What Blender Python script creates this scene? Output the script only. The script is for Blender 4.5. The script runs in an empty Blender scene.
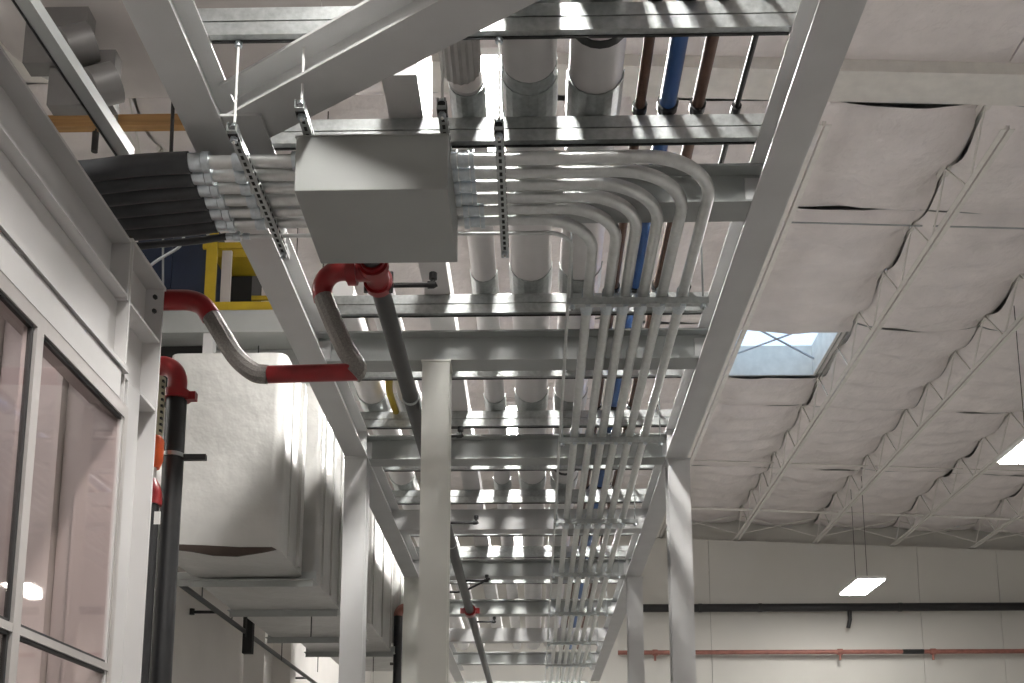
import bpy, math, random
from mathutils import Vector, Matrix
random.seed(7)
sc = bpy.context.scene
COL = sc.collection
# ------------------------------------------------------------------ camera
F = 1090.0; PX, PY = 512.0, 650.0; VX, VY = 535.0, 845.0; CZ = 1.6
TH = math.atan((VY - PY) / F); PSI = math.atan((VX - PX) * math.cos(TH) / F)
cam = bpy.data.objects.new('camera', bpy.data.cameras.new('camera')); COL.objects.link(cam)
cam.location = (0, 0, CZ); cam.rotation_euler = (math.pi / 2 + TH, 0, PSI)
cam.data.sensor_width = 36; cam.data.sensor_fit = 'HORIZONTAL'; cam.data.lens = F * 36 / 1024
cam.data.shift_y = (PY - 341.5) / 1024; cam.data.clip_start = 0.05; cam.data.clip_end = 200
sc.camera = cam
# ------------------------------------------------------------------ world and exposure
w = bpy.data.worlds.new('sky'); sc.world = w; w.use_nodes = True
bg = w.node_tree.nodes['Background']; bg.inputs[0].default_value = (0.70, 0.86, 1.0, 1); bg.inputs[1].default_value = 1.5
sc.view_settings.view_transform = 'Standard'; sc.view_settings.look = 'None'
sc.view_settings.gamma = 1; sc.view_settings.use_curve_mapping = False
sc.view_settings.exposure = 0.27
LAMP_POWER = 62.0
sc.cycles.max_bounces = 8; sc.cycles.diffuse_bounces = 5; sc.cycles.glossy_bounces = 4
sc.cycles.caustics_reflective = False; sc.cycles.caustics_refractive = False
sc.cycles.sample_clamp_indirect = 6
# ------------------------------------------------------------------ pixel helpers (direction only)
RM = cam.rotation_euler.to_matrix()
def ray(x, y): return RM @ Vector(((x - PX) / F, (PY - y) / F, -1.0))
def at_h(x, y, h):
    d = ray(x, y); t = h / d.z; return Vector((d.x * t, d.y * t, CZ + h))
def at_y(x, y, Y):
    d = ray(x, y); t = Y / d.y; return Vector((d.x * t, Y, CZ + d.z * t))
def at_x(x, y, X):
    d = ray(x, y); t = X / d.x; return Vector((X, d.y * t, CZ + d.z * t))
# ------------------------------------------------------------------ materials
def mat(name, col, rough=0.5, metal=0.0, var=0.08, vs=6.0, bump=0.0, bs=60.0, spec=0.5, emit=None, stretch=None, rvar=0.0, coat=0.0, bd=0.02):
    m = bpy.data.materials.new(name); m.use_nodes = True
    nt = m.node_tree; N = nt.nodes; L = nt.links; b = N['Principled BSDF']
    b.inputs['Roughness'].default_value = rough; b.inputs['Metallic'].default_value = metal
    b.inputs['Specular IOR Level'].default_value = spec
    if coat: b.inputs['Coat Weight'].default_value = coat; b.inputs['Coat Roughness'].default_value = 0.12
    tc = N.new('ShaderNodeTexCoord'); mp = N.new('ShaderNodeMapping'); L.new(tc.outputs['Object'], mp.inputs[0])
    if stretch: mp.inputs['Scale'].default_value = stretch
    no = N.new('ShaderNodeTexNoise'); no.inputs['Scale'].default_value = vs; no.inputs['Detail'].default_value = 5
    L.new(mp.outputs[0], no.inputs['Vector'])
    r = N.new('ShaderNodeValToRGB')
    r.color_ramp.elements[0].position = 0.3; r.color_ramp.elements[1].position = 0.7
    r.color_ramp.elements[0].color = [max(0, c * (1 - var)) for c in col] + [1]
    r.color_ramp.elements[1].color = [min(1, c * (1 + var)) for c in col] + [1]
    L.new(no.outputs['Fac'], r.inputs[0]); L.new(r.outputs[0], b.inputs['Base Color'])
    if rvar:
        mr = N.new('ShaderNodeMapRange'); mr.inputs[3].default_value = rough - rvar; mr.inputs[4].default_value = rough + rvar
        L.new(no.outputs['Fac'], mr.inputs[0]); L.new(mr.outputs[0], b.inputs['Roughness'])
    if bump:
        n2 = N.new('ShaderNodeTexNoise'); n2.inputs['Scale'].default_value = bs; n2.inputs['Detail'].default_value = 4
        L.new(mp.outputs[0], n2.inputs['Vector'])
        bp = N.new('ShaderNodeBump'); bp.inputs['Strength'].default_value = bump; bp.inputs['Distance'].default_value = bd
        L.new(n2.outputs['Fac'], bp.inputs['Height']); L.new(bp.outputs[0], b.inputs['Normal'])
    if emit:
        b.inputs['Emission Color'].default_value = list(emit[0]) + [1]; b.inputs['Emission Strength'].default_value = emit[1]
    return m
M = dict(
    steel=mat('grey_steel_paint', (0.56, 0.56, 0.555), 0.45, 0, 0.05, 3, 0.03, 90),
    cross=mat('grey_beam_paint', (0.37, 0.385, 0.375), 0.42, 0, 0.06, 3, 0.03, 90),
    column=mat('pale_column_paint', (0.70, 0.70, 0.65), 0.5, 0, 0.05, 2),
    galv=mat('galvanized_steel', (0.46, 0.48, 0.475), 0.33, 0.85, 0.14, 35, 0.05, 120, rvar=0.06),
    emt=mat('conduit_zinc', (0.62, 0.63, 0.62), 0.30, 0.9, 0.08, 20, rvar=0.05),
    zincblue=mat('fitting_zinc', (0.55, 0.60, 0.63), 0.28, 0.9, 0.1, 40),
    box=mat('pull_box_paint', (0.33, 0.34, 0.325), 0.38, 0.15, 0.03, 4),
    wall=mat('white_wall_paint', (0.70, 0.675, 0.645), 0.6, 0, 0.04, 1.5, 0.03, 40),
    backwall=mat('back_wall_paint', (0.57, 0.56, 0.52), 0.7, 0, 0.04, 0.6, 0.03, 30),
    booth=mat('booth_panel_paint', (0.60, 0.585, 0.575), 0.5, 0, 0.03, 2),
    boothsteel=mat('booth_steel_paint', (0.52, 0.51, 0.505), 0.4, 0, 0.05, 3),
    alu=mat('window_aluminium', (0.56, 0.53, 0.51), 0.4, 0.4, 0.04, 8),
    gasket=mat('black_gasket', (0.03, 0.03, 0.03), 0.6),
    vinyl=mat('roof_liner_vinyl', (0.75, 0.705, 0.69), 0.40, 0, 0.07, 2.5, 0.6, 4, bd=0.07),
    joist=mat('joist_paint', (0.70, 0.68, 0.64), 0.55, 0, 0.06, 8),
    jacket=mat('pipe_jacket_white', (0.72, 0.70, 0.69), 0.4, 0, 0.04, 5, 0.04, 30),
    ribbed=mat('ribbed_jacket', (0.50, 0.48, 0.46), 0.5, 0, 0.08, 12),
    wrap=mat('duct_wrap', (0.46, 0.455, 0.435), 0.28, 0, 0.06, 3, 0.4, 3.2, bd=0.06),
    duct=mat('dull_duct_metal', (0.36, 0.335, 0.32), 0.45, 0.3, 0.07, 3),
    darkduct=mat('dark_collar', (0.12, 0.115, 0.11), 0.5, 0.2),
    copper=mat('brown_pipe', (0.12, 0.062, 0.042), 0.6, 0.1, 0.25, 14),
    rust=mat('red_brown_pipe', (0.27, 0.11, 0.085), 0.55, 0, 0.2, 10),
    blue=mat('blue_pipe', (0.035, 0.11, 0.32), 0.4, 0, 0.1, 10),
    bluetank=mat('navy_panel', (0.008, 0.018, 0.045), 0.5, 0, 0.15, 3),
    red=mat('red_fitting_paint', (0.24, 0.013, 0.015), 0.3, 0, 0.15, 9),
    orange=mat('orange_plastic', (0.85, 0.13, 0.03), 0.3, 0, 0.05),
    black=mat('black_pipe_paint', (0.013, 0.013, 0.014), 0.45, 0, 0.2, 10),
    rubber=mat('black_flex_hose', (0.03, 0.032, 0.035), 0.5, 0, 0.2, 10),
    grim=mat('charcoal_pipe', (0.022, 0.022, 0.022), 0.42, 0.1, 0.2, 10),
    braid=mat('braided_steel', (0.20, 0.185, 0.17), 0.55, 0.35, 0.25, 120, 0.3, 200),
    yellow=mat('yellow_paint', (0.42, 0.30, 0.015), 0.45, 0, 0.08, 6),
    tan=mat('tan_timber', (0.34, 0.19, 0.07), 0.6, 0, 0.2, 6, stretch=(0.3, 4, 4)),
    white=mat('white_trim', (0.75, 0.74, 0.72), 0.5),
    floor=mat('concrete_floor', (0.37, 0.366, 0.362), 0.5, 0, 0.1, 1.2, 0.05, 12),
    dark=mat('dark_interior', (0.02, 0.02, 0.02), 0.8),
    cable=mat('grey_cable', (0.36, 0.38, 0.38), 0.5),
    lamp=mat('lamp_lens', (0.9, 0.9, 0.85), 0.4, 0, 0, emit=((1.0, 0.97, 0.93), LAMP_POWER)),
    lamp_rack=mat('rack_lamp_lens', (0.9, 0.9, 0.85), 0.4, 0, 0, emit=((1.0, 0.975, 0.94), 2.4 * LAMP_POWER)),
    lens=mat('skylight_frame', (0.5, 0.52, 0.6), 0.5),
)
def glass_mat(name, tint, mixf, rough=0.03):
    m = bpy.data.materials.new(name); m.use_nodes = True; nt = m.node_tree; N = nt.nodes; L = nt.links
    for n in list(N): N.remove(n)
    o = N.new('ShaderNodeOutputMaterial'); mx = N.new('ShaderNodeMixShader')
    t = N.new('ShaderNodeBsdfTransparent'); t.inputs[0].default_value = tint + (1,)
    g = N.new('ShaderNodeBsdfGlossy'); g.inputs['Roughness'].default_value = rough; g.inputs[0].default_value = (0.9, 0.85, 0.84, 1)
    lw = N.new('ShaderNodeLayerWeight'); pw = N.new('ShaderNodeMath'); pw.operation = 'POWER'; pw.inputs[1].default_value = 4.0
    ad = N.new('ShaderNodeMath'); ad.operation = 'MULTIPLY_ADD'; ad.inputs[1].default_value = 0.6; ad.inputs[2].default_value = mixf; ad.use_clamp = True
    L.new(lw.outputs['Facing'], pw.inputs[0]); L.new(pw.outputs[0], ad.inputs[0]); L.new(ad.outputs[0], mx.inputs[0])
    L.new(t.outputs[0], mx.inputs[1]); L.new(g.outputs[0], mx.inputs[2]); L.new(mx.outputs[0], o.inputs[0])
    return m
M['glass'] = glass_mat('window_glass', (0.92, 0.87, 0.86), 0.05)
M['skyglass'] = glass_mat('skylight_glass', (0.93, 0.97, 1.0), 0.02)
# ------------------------------------------------------------------ mesh builder
class MB:
    def __init__(s): s.v = []; s.f = []; s.sm = []
    def add(s, vs, fs, smooth=False):
        o = len(s.v); s.v += [Vector(v) for v in vs]; s.f += [[i + o for i in f] for f in fs]; s.sm += [smooth] * len(fs); return s
    def box(s, a, b):
        x0, x1 = sorted((a[0], b[0])); y0, y1 = sorted((a[1], b[1])); z0, z1 = sorted((a[2], b[2]))
        return s.add([(x0, y0, z0), (x1, y0, z0), (x1, y1, z0), (x0, y1, z0), (x0, y0, z1), (x1, y0, z1), (x1, y1, z1), (x0, y1, z1)],
                     [(3, 2, 1, 0), (4, 5, 6, 7), (0, 1, 5, 4), (1, 2, 6, 5), (2, 3, 7, 6), (3, 0, 4, 7)])
    def cbox(s, c, d):
        return s.box([c[i] - d[i] / 2 for i in range(3)], [c[i] + d[i] / 2 for i in range(3)])
    def prof(s, pts, p0, p1, up=(0, 0, 1)):
        """closed 2-D outline (side, up) swept from p0 to p1"""
        p0, p1 = Vector(p0), Vector(p1); d = (p1 - p0).normalized(); u = Vector(up); r = d.cross(u).normalized(); u = r.cross(d).normalized()
        n = len(pts); vs = [p0 + r * a + u * b for a, b in pts] + [p1 + r * a + u * b for a, b in pts]
        fs = [(i, (i + 1) % n, (i + 1) % n + n, i + n) for i in range(n)] + [tuple(range(n - 1, -1, -1)), tuple(range(n, 2 * n))]
        return s.add(vs, fs)
    def ibeam(s, p0, p1, d=0.25, bf=0.2, tf=0.014, tw=0.010, up=(0, 0, 1)):
        """bottom centre line from p0 to p1"""
        b, t = bf / 2, tw / 2
        return s.prof([(-b, 0), (b, 0), (b, tf), (t, tf), (t, d - tf), (b, d - tf), (b, d), (-b, d), (-b, d - tf), (-t, d - tf), (-t, tf), (-b, tf)], p0, p1, up)
    def channel(s, p0, p1, wd=0.041, ht=0.041, t=0.003, lip=0.009, up=(0, 0, 1)):
        a = wd / 2
        return s.prof([(-a, 0), (a, 0), (a, ht), (a - lip, ht), (a - lip, ht - t), (a - t, ht - t), (a - t, t), (-a + t, t), (-a + t, ht - t), (-a + lip, ht - t), (-a + lip, ht), (-a, ht)], p0, p1, up)
    def tube(s, path, r, n=14, cap=True, rib=None):
        P = [Vector(p) for p in path]; rs = r if isinstance(r, (list, tuple)) else [r] * len(P)
        T = [(P[min(i + 1, len(P) - 1)] - P[max(i - 1, 0)]).normalized() for i in range(len(P))]
        u = Vector((0, 0, 1)) if abs(T[0].z) < 0.9 else Vector((1, 0, 0))
        u = (u - T[0] * u.dot(T[0])).normalized(); vs = []; fs = []
        for i, p in enumerate(P):
            u = (u - T[i] * u.dot(T[i])).normalized(); v = T[i].cross(u)
            for k in range(n):
                a = 2 * math.pi * k / n; q = rs[i] * (1 + (rib if rib and k % 2 else 0)); vs.append(p + (u * math.cos(a) + v * math.sin(a)) * q)
        for i in range(len(P) - 1):
            for k in range(n):
                k2 = (k + 1) % n; fs.append((i * n + k, i * n + k2, (i + 1) * n + k2, (i + 1) * n + k))
        s.add(vs, fs, not rib)
        if cap:
            m = (len(P) - 1) * n
            s.add(vs[:n], [tuple(range(n - 1, -1, -1))]); s.add(vs[m:], [tuple(range(n))])
        return s
    def cyl(s, a, b, r, n=14): return s.tube([a, b], r, n)
    def ring(s, a, b, ro, ri, n=18): return s.tube([a, b], ro, n)
    def build(s, name, m, parent=None, label=None, cat=None, group=None, kind=None):
        root = parent
        while root is not None and root.parent is not None: root = root.parent
        if parent is None:
            xs = [v.x for v in s.v]; ys = [v.y for v in s.v]; zs = [v.z for v in s.v]
            org = Vector(((min(xs) + max(xs)) / 2, (min(ys) + max(ys)) / 2, min(zs)))
        else: org = root.location.copy()
        me = bpy.data.meshes.new(name); me.from_pydata([v - org for v in s.v], [], s.f); me.validate(); me.update()
        if len(me.polygons) == len(s.sm): me.polygons.foreach_set('use_smooth', s.sm)
        me.materials.append(M[m] if isinstance(m, str) else m)
        o = bpy.data.objects.new(name, me); COL.objects.link(o)
        if parent is None: o.location = org
        else: o.parent = parent
        tag(o, label, cat, group, kind); return o
def tag(o, label=None, cat=None, group=None, kind=None):
    for k, v in (('label', label), ('category', cat), ('group', group), ('kind', kind)):
        if v: o[k] = v
    return o
def thing(name, label, cat, loc, group=None, kind=None):
    o = bpy.data.objects.new(name, None); o.empty_display_size = 0.1; COL.objects.link(o); o.location = loc
    return tag(o, label, cat, group, kind)
def share(src, parent, off):
    """another child with the same mesh, moved by off"""
    c = src.copy(); COL.objects.link(c); c.parent = parent; c.location = src.location + Vector(off); return c
def fillet(pts, R, n=8):
    P = [Vector(p) for p in pts]; out = [P[0]]
    for i in range(1, len(P) - 1):
        a = (P[i - 1] - P[i]).normalized(); b = (P[i + 1] - P[i]).normalized(); ang = a.angle(b)
        if ang > 3.1: out.append(P[i]); continue
        d = R / math.tan(ang / 2); d = min(d, (P[i - 1] - P[i]).length * 0.499 if i > 1 else 1e9, (P[i + 1] - P[i]).length * 0.999)
        r = d * math.tan(ang / 2); c = P[i] + (a + b).normalized() * (r / math.sin(ang / 2)); s0 = P[i] + a * d; s1 = P[i] + b * d
        e0 = (s0 - c).normalized(); e1 = (s1 - c).normalized(); om = e0.angle(e1)
        for k in range(n + 1):
            t = k / n; out.append(c + (e0 * math.sin((1 - t) * om) + e1 * math.sin(t * om)) / math.sin(om) * r)
    out.append(P[-1]); return out
def spline(pts, n=8):
    P = [Vector(p) for p in pts]; P = [P[0] * 2 - P[1]] + P + [P[-1] * 2 - P[-2]]; out = []
    for i in range(1, len(P) - 2):
        for k in range(n):
            t = k / n; a, b, c, d = P[i - 1], P[i], P[i + 1], P[i + 2]
            out.append(0.5 * ((2 * b) + (c - a) * t + (2 * a - 5 * b + 4 * c - d) * t * t + (3 * b - a - 3 * c + d) * t ** 3))
    out.append(P[-2]); return out
Z = lambda h: CZ + h
# ================================================================== the setting
YB = 26.0; XL, XR, YF = -12.0, 15.0, -9.0
HB = 3.36                                            # underside of the rack girders above the camera
def roof_z(x): return Z(8.12 - 0.042 * (x - 4.0))
JX = [3.08 + 1.91 * k for k in range(-7, 6)]
JB = lambda x: roof_z(x) - 0.69                      # joist bottom chord
MB().box((XL, YF, -0.1), (XR, YB + 1.2, 0)).build('floor', 'floor', kind='structure', label='plain grey concrete floor of the hall', cat='floor')
wb = thing('wall_back', 'white far end wall of tall flat panels', 'wall', (0, YB, 0), kind='structure')
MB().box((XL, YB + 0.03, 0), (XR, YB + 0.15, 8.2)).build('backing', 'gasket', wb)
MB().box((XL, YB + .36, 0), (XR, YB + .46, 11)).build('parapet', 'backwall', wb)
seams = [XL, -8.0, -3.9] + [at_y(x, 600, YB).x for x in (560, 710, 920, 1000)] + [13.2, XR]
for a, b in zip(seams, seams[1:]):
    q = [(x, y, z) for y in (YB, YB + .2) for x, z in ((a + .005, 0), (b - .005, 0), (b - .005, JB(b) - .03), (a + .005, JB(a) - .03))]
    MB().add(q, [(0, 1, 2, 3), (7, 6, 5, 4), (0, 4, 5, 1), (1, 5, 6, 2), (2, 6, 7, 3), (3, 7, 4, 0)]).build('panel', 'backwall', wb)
MB().box((XR, YF, 0), (XR + 0.2, YB + 1.1, 11)).build('wall_right', 'wall', kind='structure', label='white side wall of the hall', cat='wall')
MB().box((XL, YF - 0.2, 0), (XR, YF, 11)).build('wall_front', 'wall', kind='structure', label='white wall behind the viewpoint', cat='wall')
MB().box((XL - 0.2, YF, 0), (XL, YB + 1.1, 11)).build('wall_far_left', 'wall', kind='structure', label='white outer wall beyond the plenum ducts', cat='wall')
# roof: deck with a skylight hole, liner blankets between the joists
SKX0, SKX1, SKY0, SKY1 = JX[7] + 0.16, JX[8] - 0.16, 16.1, 17.8
ceil = thing('ceiling', 'white vinyl-lined sloping roof between open-web joists', 'ceiling', (0, 8, roof_z(0)), kind='structure')
dk = MB()
def slab(x0, x1, y0, y1, t=0.1, dz=0.06):
    vs = [(x, y, roof_z(x) + dz + q) for q in (0, t) for x, y in ((x0, y0), (x1, y0), (x1, y1), (x0, y1))]
    dk.add(vs, [(3, 2, 1, 0), (4, 5, 6, 7), (0, 1, 5, 4), (1, 2, 6, 5), (2, 3, 7, 6), (3, 0, 4, 7)])
YQ = YB + 1.2; slab(XL - .2, SKX0 - .05, YF - .2, YQ); slab(SKX1 + .05, XR + .2, YF - .2, YQ); slab(SKX0 - .05, SKX1 + .05, YF - .2, SKY0 - .05); slab(SKX0 - .05, SKX1 + .05, SKY1 + .05, YQ)
dk.build('roof_deck', 'cable', ceil)
YG = 10.45                                           # roof girder line where the joists end
segs = [YG + 0.3, 12.7, 15.9, 19.0, 22.2, YB + .3]
rng = random.Random(3)
def hsh(a): return (math.sin(a * 127.1) * 43758.5453) % 1
for k in range(len(JX) - 1):
    x0, x1 = JX[k], JX[k + 1]
    for j in range(5):
        y0, y1 = segs[j] + 0.012, segs[j + 1] - 0.012
        cut = (k == 7 and j in (1, 2))
        spans = [(y0, y1)]
        if k == 7 and j == 1: spans = [(y0, SKY0 - .02)]
        if k == 7 and j == 2: spans = [(SKY1 + 0.02, y1)]
        for (a, b) in spans:
            NX, NY = 12, max(4, int((b - a) / 0.13)); vs = []; fs = []
            for jy in range(NY + 1):
                for ix in range(NX + 1):
                    u = ix / NX; y = a + (b - a) * jy / NY; 
                    pin0 = max(0, math.cos(2 * math.pi * (y - 10.9) / 1.2)) ** 3; gp = 0.012 + 0.035 * pin0 * (0.5 + hsh(k + round(y)))
                    x = x0 + gp + (x1 - x0 - 2 * gp) * u
                    pin = 0.5 + 0.5 * math.cos(2 * math.pi * (y - 10.9) / 1.2)
                    e = min(u, 1 - u)
                    sag = 0.16 * (1 - math.exp(-e * 9)) + 0.05 * math.sin(math.pi * u)
                    ends = min(1, (y - a) / 0.25, (b - y) / 0.25)
                    wr = 0.012 * math.sin(9 * y + 5 * math.sin(4 * u + k)) * math.sin(math.pi * u) + 0.03 * math.sin(11 * (y + 0.25 * x * (1 if j % 2 else -1)) + k * 2 + j)
                    vs.append((x, y, roof_z(x) - 0.06 + 0.05 * pin0 * math.exp(-e * 22) - (0.08 + 0.09 * hsh(k * 3 + round((y - 10.9) / 1.2 - .5))) * (1 - pin) * math.exp(-e * 6) - sag * (0.55 + 0.45 * ends) - wr * e * 2))
            for jy in range(NY):
                for ix in range(NX):
                    q = jy * (NX + 1) + ix; fs.append((q, q + NX + 1, q + NX + 2, q + 1))
            MB().add(vs, fs, True).build('insulation_blanket', 'vinyl', ceil)
# nearer bay: smooth flat liner
for k in range(len(JX) - 1):
    x0, x1 = JX[k] + 0.01, JX[k + 1] - 0.01
    MB().add([(x, y, roof_z(x) + q) for q in (-0.02, 0.03) for x, y in ((x0, YF), (x1, YF), (x1, YG - 0.2), (x0, YG - 0.2))],
             [(3, 2, 1, 0), (4, 5, 6, 7), (0, 1, 5, 4), (1, 2, 6, 5), (2, 3, 7, 6), (3, 0, 4, 7)]).build('liner_panel', 'vinyl', ceil)
MB().add([(x, y, roof_z(x) + q) for q in (-0.16, 0.03) for x, y in ((XL, YG - 0.2), (XR, YG - 0.2), (XR, YG + 0.28), (XL, YG + 0.28))],
         [(3, 2, 1, 0), (4, 5, 6, 7), (0, 1, 5, 4), (1, 2, 6, 5), (2, 3, 7, 6), (3, 0, 4, 7)]).build('trim_1', 'joist', kind='structure', label='wide white roof girder band where the joists end', cat='beam')
# skylight
sk = thing('window_1', 'bright rectangular roof skylight with crossed bars', 'skylight', ((SKX0 + SKX1) / 2, (SKY0 + SKY1) / 2, roof_z(4) - .1), kind='structure')
zb, zt = roof_z((SKX0 + SKX1) / 2) - 0.12, roof_z((SKX0 + SKX1) / 2) + 0.42
c = MB(); t = 0.05
c.box((SKX0 - t, SKY0 - t, zb), (SKX1 + t, SKY0, zt)); c.box((SKX0 - t, SKY1, zb), (SKX1 + t, SKY1 + t, zt))
c.box((SKX0 - t, SKY0, zb), (SKX0, SKY1, zt)); c.box((SKX1, SKY0, zb), (SKX1 + t, SKY1, zt)); c.build('curb', 'white', sk)
MB().box((SKX0 - .05, SKY0 - .05, zt), (SKX1 + .05, SKY1 + .05, zt + 0.02)).build('pane', 'skyglass', sk)
for a, b in (((SKX0, SKY0 + .1), (SKX1, SKY1 - .1)), ((SKX0, SKY1 - .1), (SKX1, SKY0 + .1))):
    MB().cyl((a[0], a[1], zb + 0.25), (b[0], b[1], zb + 0.25), 0.018, 6).build('bar', 'lens', sk)
# joists
names = ['far left', 'second from the left', 'third from the left', 'fourth from the left', 'left of the pipe rack', 'above the left of the rack', 'above the middle of the rack']
jl = {7: 'white open-web roof joist skirting the right grey girder', 8: 'white open-web roof joist just right of the skylight', 9: 'second white open-web joist right of the skylight', 10: 'third white open-web joist right of the skylight', 11: 'fourth white open-web joist right of the skylight', 12: 'white open-web roof joist at the far right wall'}
for k, x in enumerate(JX):
    lab = jl.get(k) or 'white open-web roof joist over the rack side, number %s counted from the left wall' % ['one', 'two', 'three', 'four', 'five', 'six', 'seven'][k]
    y0 = YG - 0.05; zt_ = roof_z(x) - 0.0; z_b = JB(x)
    j = thing('roof_joist', lab, 'joist', (x, (y0 + YB) / 2, z_b), 'open-web roof joists')
    for nm, zz in (('top_chord', zt_ - 0.05), ('bottom_chord', z_b)):
        m = MB()
        for s in (-1, 1):
            m.prof([(s * 0.012, 0), (s * 0.075, 0), (s * 0.075, 0.006), (s * 0.018, 0.006), (s * 0.018, 0.05), (s * 0.012, 0.05)][::s], (x, y0, zz), (x, YB + .35, zz))
        m.build(nm, 'joist', j)
    m = MB(); y = y0 + 0.45; pts = []; up = True
    while y < YB + .3:
        pts.append((x, y, zt_ - 0.03 if up else z_b + 0.02)); y += 0.6; up = not up
    for a, b in zip(pts, pts[1:]): m.cyl(a, b, 0.012, 6)
    m.build('web', 'joist', j)
# bridging between the joists
for bi, (yy, hi, lab) in enumerate(((23.7, 0, 'pale horizontal bridging angle between the joists close to the far wall'), (21.4, 1, 'thin bridging rod along the roof liner behind the skylight'), (12.72, 1, 'thin dark bridging rod along the roof liner before the skylight'))):
    b = thing('bridging', lab, 'bridging', (JX[8], yy, JB(JX[8])), 'roof bridging')
    for k in range(3, len(JX) - 1):
        xa, xb = JX[k] + 0.07, JX[k + 1] - 0.07
        za, zb2 = (roof_z(xa) - 0.38, roof_z(xb) - 0.38) if hi else (JB(xa) + .03, JB(xb) + .03)
        MB().cyl((xa, yy, za), (xb, yy, zb2), 0.012 if hi else 0.03, 6).build('rod', 'joist' if bi != 2 else 'cable', b)
        if not hi:
            MB().cyl((xa, yy + 1.9, JB(xa) + .05), (xb, yy + 1.9, roof_z(xb) - .2), 0.015, 6).build('cross_brace', 'joist', b)
            MB().cyl((xa, yy + 1.95, roof_z(xa) - .2), (xb, yy + 1.95, JB(xb) + .05), 0.015, 6).build('cross_brace', 'joist', b)
# high-bay lamps
def lamp(x, y, h, label, lm='lamp'):
    z = Z(h); t = thing('high_bay_lamp', label, 'lamp', (x, y, z), 'high-bay lamps')
    m = MB(); m.box((x - .3, y - .72, z + 0.03), (x + .3, y + .72, z + 0.09)); m.box((x - .2, y - .4, z + .09), (x + .2, y + .4, z + .15)); m.build('housing', 'white', t)
    for s in (-1, 1): MB().box((x + s * .145 - .125, y - .68, z), (x + s * .145 + .125, y + .68, z + 0.03)).build('lens', lm, t)
    for sx in (-.4, .4): MB().cyl((x, y + sx, z + .09), (x, y + sx, roof_z(x) - 0.1), 0.006, 5).build('hanger', 'gasket', t)
LP = at_y(862, 588, 23.0); L2 = at_h(1040, 447, LP.z - CZ)
HL = LP.z - CZ
lamp(LP.x, LP.y, HL, 'glowing high-bay lamp hanging before the far wall above the black pipe')
lamp(L2.x, L2.y, HL, 'glowing high-bay lamp cut by the right picture edge')
LY = L2.y; DY = LP.y - L2.y
lamp(L2.x, LY - DY, HL, 'high-bay lamp overhead right of the rack'); lamp(L2.x, LY - 2 * DY, HL, 'high-bay lamp overhead right behind the viewpoint')
XM = -0.13
for yy, lb in ((19.9, 'glowing high-bay lamp farthest along above the rack'), (13.9, 'glowing high-bay lamp seen between the middle cross beams'), (7.6, 'glowing high-bay lamp seen between the near white pipes'), (1.5, 'high-bay lamp overhead above the viewpoint')):
    lamp(XM, yy, 5.5, lb, 'lamp_rack')
for yy, lb in ((LY, 'high-bay lamp over the plenum duct side'), (LY - DY, 'high-bay lamp above the booth roof'), (LY - 2 * DY, 'high-bay lamp overhead left behind the viewpoint')):
    lamp(-7.6, yy, HL, lb)

# ================================================================== booth on the left
XW = -1.97; YE = 5.36; XB = XW - 0.1
def bx(x, y): return at_x(x, y, XW)
wl = thing('wall_left', 'white booth wall with a framed window and grey top beam', 'wall', (XW, 2.5, 0), kind='structure')
zt1 = bx(50, 210).z; HW = 2.92
Yp = YE - 0.46
win = [bx(122.5, 418.7), bx(43.5, 338), bx(34, 330), bx(104, 659), bx(15, 624), bx(101, 671)]
yR = win[0].y; yM1 = win[1].y; yM0 = win[2].y; zH = (win[0].z + win[1].z) / 2; zT = (win[3].z + win[4].z) / 2; zT2 = win[5].z; yL = -2.0
zHd = bx(132, 413).z; zLg = bx(134, 382).z
MB().box((XW - 0.16, yL - 1, zHd), (XW - .06, Yp, Z(HW) - 0.305)).build('upper_panel', 'booth', wl)
MB().box((XW - 0.09, yR + 0.05, 0), (XW - .004, YE - .24, zLg - .022)).build('end_panel', 'booth', wl)
MB().box((XW - 0.1, yL - 1, 0), (XW, yL, zHd)).build('near_panel', 'booth', wl)
MB().box((XW - 0.1, yL, 0), (XW, yR + .05, 0.9)).build('sill_panel', 'booth', wl)
MB().box((XW - .06, yL - 1, zLg - 0.012), (XW + 0.02, Yp, zLg + 0.012)).build('ledge', 'booth', wl)
MB().box((XW - .06, yL - 1, zHd), (XW + 0.008, Yp - .06, zLg - .02)).build('header_panel', 'booth', wl)
wn = thing('window_2', 'large aluminium-framed booth window at the left', 'window', (XW, 2, 0.9), kind='structure')
m = MB(); m.box((XW - .06, yL, zH + 0.012), (XW + .006, yR + .05, zHd)); m.build('head_frame', 'alu', wn)
MB().box((XW - .06, yR + 0.008, 0.9), (XW + .006, yR + 0.05, zH + .012)).build('jamb', 'alu', wn)
ym = yM0
while ym > yL:
    MB().box((XW - .05, ym + 0.012, 0.9), (XW + .008, ym + (yM1 - yM0) - 0.012, zH + .012)).build('mullion', 'alu', wn); ym -= 1.02
MB().box((XW - .05, yL, zT2 + .01), (XW + .007, yR + .008, zT - .01)).build('transom', 'alu', wn)
edges = []; ym = yM1; yb = yR
while yb > yL:
    a = max(ym, yL); edges.append((a, yb)); yb = ym - (yM1 - yM0); ym -= 1.02
for (a, b) in edges:
    for (z0, z1) in ((zT, zH), (0.95, zT2)):
        MB().box((XW - .018, a + .002, z0), (XW - .010, b - .002, z1)).build('pane', 'glass', wn)
        g = MB()
        for q in ((a - .005, z0, a + .009, z1), (b - .009, z0, b + .005, z1), (a, z0 - .012, b, z0 + .004), (a, z1 - .004, b, z1 + .012)):
            g.box((XW - .022, q[0], q[1]), (XW - .003, q[2], q[3]))
        g.build('gasket', 'gasket', wn)
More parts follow.
